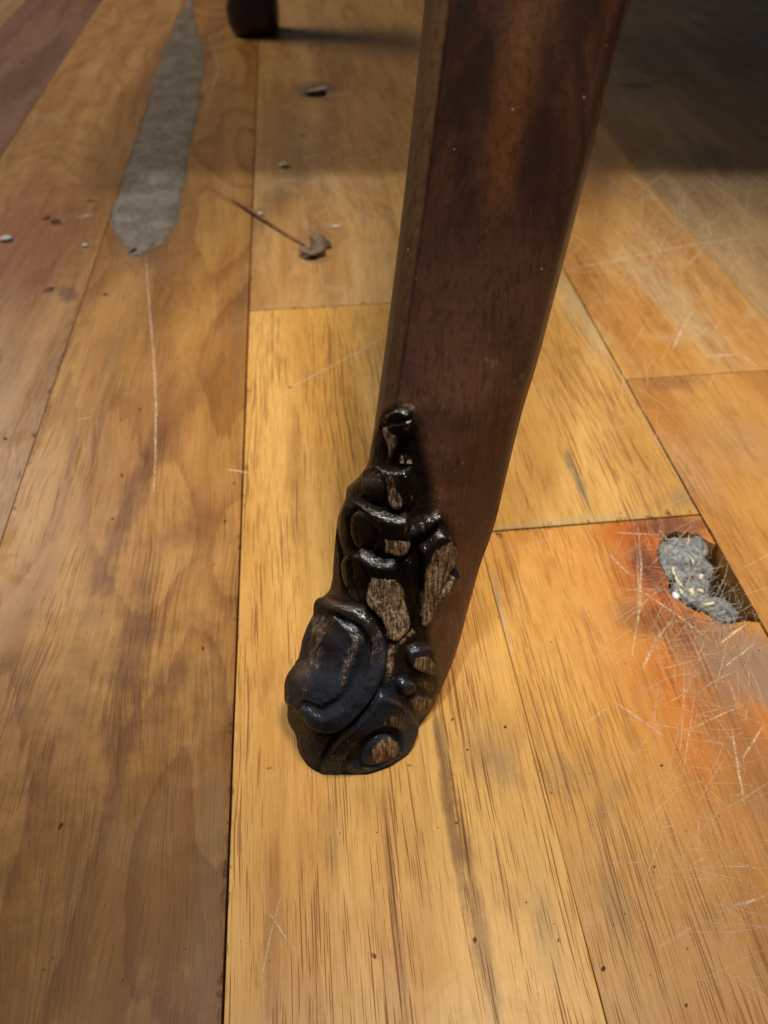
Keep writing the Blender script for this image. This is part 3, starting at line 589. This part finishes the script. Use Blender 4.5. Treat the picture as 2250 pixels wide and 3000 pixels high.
# even vertex normals for the whole leg so that the parts meet without seams
vn = np.zeros_like(pts)
fn = np.cross(pts[quads[:, 2]] - pts[quads[:, 0]], pts[quads[:, 3]] - pts[quads[:, 1]])
for k in range(4): np.add.at(vn, quads[:, k], fn)
vn /= np.linalg.norm(vn, axis=1, keepdims=True) + 1e-15
mid = (ne + (nr - ne) // 2) * nc + 60
if vn[mid, 1] > 0: quads = quads[:, ::-1]; vn = -vn
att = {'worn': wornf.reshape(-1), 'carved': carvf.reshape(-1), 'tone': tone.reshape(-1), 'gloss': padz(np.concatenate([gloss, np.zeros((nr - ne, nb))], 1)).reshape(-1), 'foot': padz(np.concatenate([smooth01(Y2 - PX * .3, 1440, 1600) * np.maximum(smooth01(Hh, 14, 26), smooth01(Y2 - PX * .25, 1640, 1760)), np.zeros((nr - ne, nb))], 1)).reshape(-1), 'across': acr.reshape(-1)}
LAB = {0: 'smooth dark red-brown leg with a worn carved foot', 1: 'row of carved husks with bare brown wood on top', 2: 'carved side leaf rubbed to bare brown wood', 3: 'large glossy black oval scroll', 4: 'small scroll with a worn round centre', 5: 'little worn bead near the edge', 6: 'smooth black toe'}
def leg_piece(name, sel, parent, cap=False):
    q = quads[sel]; used, inv = np.unique(q, return_inverse=True); inv = inv.reshape(-1, 4)
    faces = [tuple(f) for f in inv.tolist()]
    if cap:
        lut = {int(v): i for i, v in enumerate(used)}
        bot = [lut[v] for v in range((nr - 1) * nc, nr * nc) if v in lut]; topc = [lut[v] for v in range(nc) if v in lut]
        faces += [tuple(bot), tuple(topc[::-1])]
    o = mesh_obj(name, pts[used].tolist(), faces, M['leg'], parent, True)
    for k, v in att.items():
        a = o.data.attributes.new(k, 'FLOAT', 'POINT'); a.data.foreach_set('value', v[used].astype(np.float32))
    o.data.normals_split_custom_set_from_vertices(vn[used].tolist())
    return o
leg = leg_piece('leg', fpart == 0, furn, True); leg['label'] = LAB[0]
# every separate carved island is its own piece
fgrid = fpart.reshape(nr - 1, nc); seen = np.zeros(fgrid.shape, bool)
isl = {}
for r0 in range(nr - 1):
    for c0 in range(nc):
        k = fgrid[r0, c0]
        if k == 0 or seen[r0, c0]: continue
        st = [(r0, c0)]; seen[r0, c0] = True; cells = []
        while st:
            r, c = st.pop(); cells.append(r * nc + c)
            for dr, dc in ((1, 0), (-1, 0), (0, 1), (0, -1)):
                a, d = r + dr, c + dc
                if 0 <= a < nr - 1 and 0 <= d < nc and not seen[a, d] and fgrid[a, d] == k: seen[a, d] = True; st.append((a, d))
        isl.setdefault(k, []).append(cells)
for k, lst in isl.items():
    lst.sort(key=len, reverse=True); merged = [lst[0]]
    for cl in lst[1:]:
        if len(cl) > 130: merged.append(cl)
        else: merged[0] = merged[0] + cl
    for cl in merged:
        o = leg_piece(PN[k], np.array(sorted(cl)), leg); o['label'] = LAB[k]

# the other leg, far behind, and an unseen frame over both, placed to shade the floor
def loft(name, secs, mat, parent, n=20, power=3.2):
    V, F = [], []
    for (cx, cy, cz, rx, ry) in secs:
        for i in range(n):
            t = 2 * math.pi * i / n; c, s_ = math.cos(t), math.sin(t); r = (abs(c) ** power + abs(s_) ** power) ** (-1 / power)
            V.append((cx + rx * r * c - foot0.x, cy + ry * r * s_ - foot0.y, cz))
    for k in range(len(secs) - 1):
        for i in range(n): j = (i + 1) % n; F.append((k * n + i, k * n + j, (k + 1) * n + j, (k + 1) * n + i))
    F += [tuple(range(n - 1, -1, -1)), tuple((len(secs) - 1) * n + i for i in range(n))]
    return mesh_obj(name, V, F, mat, parent, True)
def dark_wood():
    b = N('dark_wood'); obj = b.n('TexCoord').outputs['Object']; nz = b.noise(b.scaled(obj, (90, 90, 8)), 1, 4, .6)
    col = b.mix(b.rng(nz, .35, .65), lin(22, 12, 8), lin(44, 24, 14))
    return b.finish(b.n('BsdfPrincipled', {'Base Color': col, 'Roughness': .3, 'Normal': b.n('Bump', {'Strength': .3, 'Distance': .001, 'Height': nz}).outputs[0]}))
M['dark'] = dark_wood()
gx, gy = ground(742, 116)
rl = loft('leg', [(gx, gy + .026, .0, .020, .020), (gx, gy + .026, .003, .0235, .0235), (gx - .001, gy + .026, .012, .026, .026), (gx - .001, gy + .026, .024, .0262, .026), (gx + .001, gy + .027, .036, .0235, .024), (gx + .002, gy + .029, .07, .024, .025), (gx + .004, gy + .034, .14, .026, .027), (gx + .006, gy + .04, .26, .028, .029), (gx + .006, gy + .04, .43, .030, .031)], M['dark'], furn)
rl['label'] = 'plain near-black leg end standing far behind'
def frame():
    x0, x1, y0, y1, z0, z1 = -.165, 1.1, .36, 1.3, .425, .50
    V = [(x - foot0.x, y - foot0.y, z) for z in (z0, z1) for x, y in ((x0, y0), (x1, y0), (x1, y1), (x0, y1))]
    o = mesh_obj('unseen_underframe', V, [(3, 2, 1, 0), (4, 5, 6, 7), (0, 1, 5, 4), (1, 2, 6, 5), (2, 3, 7, 6), (3, 0, 4, 7)], M['dark'], furn)
    for nm, (a0, a1, b0, b1) in (('added_apron', (x0, x0 + .022, y0 + .01, y1 - .01)),):  # unseen apron, added to keep side light off the floor beneath
        V = [(x - foot0.x, y - foot0.y, z) for z in (.335, z0 + .002) for x, y in ((a0, b0), (a1, b0), (a1, b1), (a0, b1))]
        mesh_obj(nm, V, [(3, 2, 1, 0), (4, 5, 6, 7), (0, 1, 5, 4), (1, 2, 6, 5), (2, 3, 7, 6), (3, 0, 4, 7)], M['dark'], furn)
frame()

# ---------------------------------------------------------------- small things on the floor
def at(x, y, z=0.):
    X, Y = ground(x, y); return Vector((X, Y, z))
def tube(name, pts, rad, mat, parent=None, n=6, origin=None):
    V, F = [], []; o = origin or Vector((0, 0, 0))
    for i, p in enumerate(pts):
        d = (pts[min(i + 1, len(pts) - 1)] - pts[max(i - 1, 0)]).normalized(); s_ = d.cross(Vector((0, 0, 1))).normalized(); u = s_.cross(d); r = rad[i] if hasattr(rad, '__len__') else rad
        for k in range(n): t = 2 * math.pi * k / n; V.append(p + s_ * r * math.cos(t) + u * r * math.sin(t) - o)
    for i in range(len(pts) - 1):
        for k in range(n): l = (k + 1) % n; F.append((i * n + k, i * n + l, (i + 1) * n + l, (i + 1) * n + k))
    F += [tuple(range(n - 1, -1, -1)), tuple((len(pts) - 1) * n + k for k in range(n))]
    ob = mesh_obj(name, V, F, mat, parent, True)
    if not parent: ob.location = o
    return ob
def lump(name, c, rx, ry, rz, mat, seed, parent=None, origin=None, rough=.25, nu=14, nv=9):
    r = random.Random(seed); V, F = [], []; ph = [r.uniform(0, 6) for _ in range(6)]
    for i in range(nv + 1):
        t = math.pi * i / nv
        for k in range(nu):
            u = 2 * math.pi * k / nu
            q = 1 + rough * (math.sin(2 * u + ph[0]) * .5 + math.sin(3 * u + 2 * t + ph[1]) * .35 + math.sin(5 * t + ph[2]) * .3 + r.uniform(-.3, .3))
            V.append((rx * q * math.sin(t) * math.cos(u), ry * q * math.sin(t) * math.sin(u), max(rz * q * math.cos(t), -c.z + .0001 if parent is None else -9)))
    for i in range(nv):
        for k in range(nu): l = (k + 1) % nu; F.append((i * nu + k, (i + 1) * nu + k, (i + 1) * nu + l, i * nu + l))
    ob = mesh_obj(name, V, F, mat, parent, True); ob.location = c - (origin or Vector((0, 0, 0))); return ob
M['lint'] = grey_mat('lint', (82, 85, 88), (172, 172, 170), 500, .95, 1., .05, .0012)
M['fibre'] = grey_mat('fibre', (120, 118, 112), (158, 152, 142), 900, .9, .2, .1)
M['straw'] = grey_mat('straw', (176, 164, 122), (226, 216, 184), 900, .6, .2, .3)
M['fluff'] = grey_mat('white_fluff', (200, 206, 212), (232, 234, 236), 900, .9, .3, .1)
M['stalk'] = grey_mat('stalk', (100, 68, 38), (150, 108, 66), 500, .7, .3, .2)
M['crumb'] = grey_mat('crumb', (186, 174, 156), (222, 212, 196), 900, .8, .4, .2)
M['dustball'] = grey_mat('dust', (92, 74, 56), (140, 118, 94), 900, .95, .6, .05)
# dried stalk
sp = [(680, 592), (712, 612), (742, 632), (770, 650), (800, 668), (830, 686), (860, 704), (893, 722)]
base = at(785, 660)
st = tube('dry_stalk', [at(x, y, .0018 + .0010 * math.sin(i * .8)) for i, (x, y) in enumerate(sp)], [.0005, .0009, .0012, .0009, .001, .001, .0009, .0007], M['stalk'], origin=base)
tag(st, 'thin brown dry stalk lying on the board, pointing at a dust ball', 'stalk')
tag(lump('dust_ball', at(915, 752, .0035), .0062, .0060, .0022, M['dustball'], 3, rough=.55, nu=22, nv=14), 'brown grey ball of dust at the end of the dry stalk', 'dust')
tag(lump('dust_ball', at(935, 718, .002), .006, .007, .0022, M['dustball'], 5, rough=.6), 'flat scrap of pale dust just behind the brown dust ball', 'dust')
for (x, y, r, lab, s_) in ((760, 629, .0024, 'white crumb resting against the dry stalk', 1), (18, 704, .004, 'white paint flake on the reddish board beside the grey filler', 2), (832, 488, .0040, 'pale flake lying between the dry stalk and the slit in the board', 3), (250, 721, .0022, 'tiny white crumb beside the end of the grey filler', 4), (982, 667, .0022, 'tiny white crumb near the pale dust scrap', 5)):
    tag(lump('crumb', at(x, y, r * .35), r * 1.0, r * .6, r * .25, M['crumb'], s_ + 20, rough=.4, nu=9, nv=6), lab, 'crumb')
# splintered lip of the slit
lip = [pq(x, y) for x, y in ((900, 266), (925, 259), (955, 254), (960, 258), (955, 262), (930, 266), (905, 270))]
flake('splinter', lip, grey_mat('splinter', (150, 132, 118), (196, 180, 164), 500), h=.0005, edge=.0006)
# lint in the knot hole
ko = at(*Z(760, 800), -.006); lint = link(bpy.data.objects.new('lint_wad', None)); lint.location = ko
tag(lint, 'grey wad of lint and straw packed into the hole in the orange board', 'lint')
def lp(x, y, z): 
    a = Z(x, y); k = CAM_H - z; X, Y = ground(*a); return Vector((X * k / CAM_H, Y * k / CAM_H, z))
for (x, y, rx, ry, rz, z, s_) in ((720, 560, .0078, .0095, .0050, -.0052, 1), (620, 700, .0050, .0075, .0045, -.0050, 2), (850, 500, .0050, .0075, .0045, -.0056, 3), (800, 820, .0072, .0070, .0045, -.0062, 4), (900, 700, .0050, .0055, .0040, -.0070, 5), (850, 1000, .0070, .0050, .0045, -.0056, 6), (1050, 1120, .0065, .0042, .0045, -.0052, 7), (700, 960, .0035, .0045, .0030, -.0040, 8), (1180, 1200, .0050, .0030, .0030, -.0040, 9)):
    lump('wad', lp(x, y, z + .0012), rx * .95, ry * .95, rz, M['lint'], 40 + s_, lint, ko, .28, 18, 12)
def fibre(x0, y0, x1, y1, r, mat, nm, z0=-.001, z1=.0006, bow=10):
    a, c = (x0, y0), (x1, y1); P_ = []
    for i in range(6):
        t = i / 5; P_.append(lp(a[0] + (c[0] - a[0]) * t + bow * math.sin(math.pi * t), a[1] + (c[1] - a[1]) * t, z0 + (z1 - z0) * t))
    o = tube(nm, P_, [r * .6, r, r, r, r, r * .5], mat, lint, 5, ko); return o
for a in ((660, 650, 660, 760, .00055, -30), (660, 760, 740, 880, .0006, -20), (760, 480, 860, 640, .0003, 8), (700, 900, 730, 960, .0006, 5), (970, 1080, 1080, 1055, .0006, 5), (910, 800, 950, 750, .0009, 4), (800, 930, 860, 925, .0011, 4), (830, 980, 850, 920, .0008, 3), (890, 915, 960, 935, .0007, 4), (640, 950, 670, 1010, .0012, 5)):
    fibre(*a[:4], a[4], M['fluff'] if a[0] == 640 else M['straw'], 'straw_bit', -.0004, .0004, a[5])
V, F = [], []
def add_fibre(x0, y0, x1, y1, r, z0, z1, bow):
    P_ = [lp(x0 + (x1 - x0) * i / 5 + bow * math.sin(math.pi * i / 5), y0 + (y1 - y0) * i / 5, z0 + (z1 - z0) * i / 5) - ko for i in range(6)]
    for i, p in enumerate(P_):
        d = (P_[min(i + 1, 5)] - P_[max(i - 1, 0)]).normalized(); s_ = d.cross(Vector((0, 0, 1))).normalized(); u = s_.cross(d); k = len(V)
        V.extend([p + s_ * r, p - s_ * r * .5 + u * r * .87, p - s_ * r * .5 - u * r * .87])
        if i:
            for c in range(3): e = (c + 1) % 3; F.append((k - 3 + c, k - 3 + e, k + e, k + c))
for _ in range(330):
    t = rnd.random(); x = 560 + 640 * t + rnd.gauss(0, 110); y = 420 + 780 * t + rnd.gauss(0, 110); a = rnd.uniform(0, 6.28); l = rnd.uniform(30, 130)
    add_fibre(x, y, x + l * math.cos(a), y + l * math.sin(a), rnd.uniform(.00005, .00014), rnd.uniform(-.003, .0004), rnd.uniform(-.001, .0016), rnd.gauss(0, 14))
for _ in range(45):
    x = rnd.uniform(1020, 1420); y = 1180 + rnd.gauss(30, 60); a = rnd.uniform(0, 6.28); l = rnd.uniform(40, 140)
    add_fibre(x, y, x + l * math.cos(a), y + l * math.sin(a), rnd.uniform(.00005, .00014), rnd.uniform(-.001, .0006), rnd.uniform(0, .0016), rnd.gauss(0, 14))
tag(mesh_obj('fibres', V, F, M['fibre'], lint), kind='stuff')
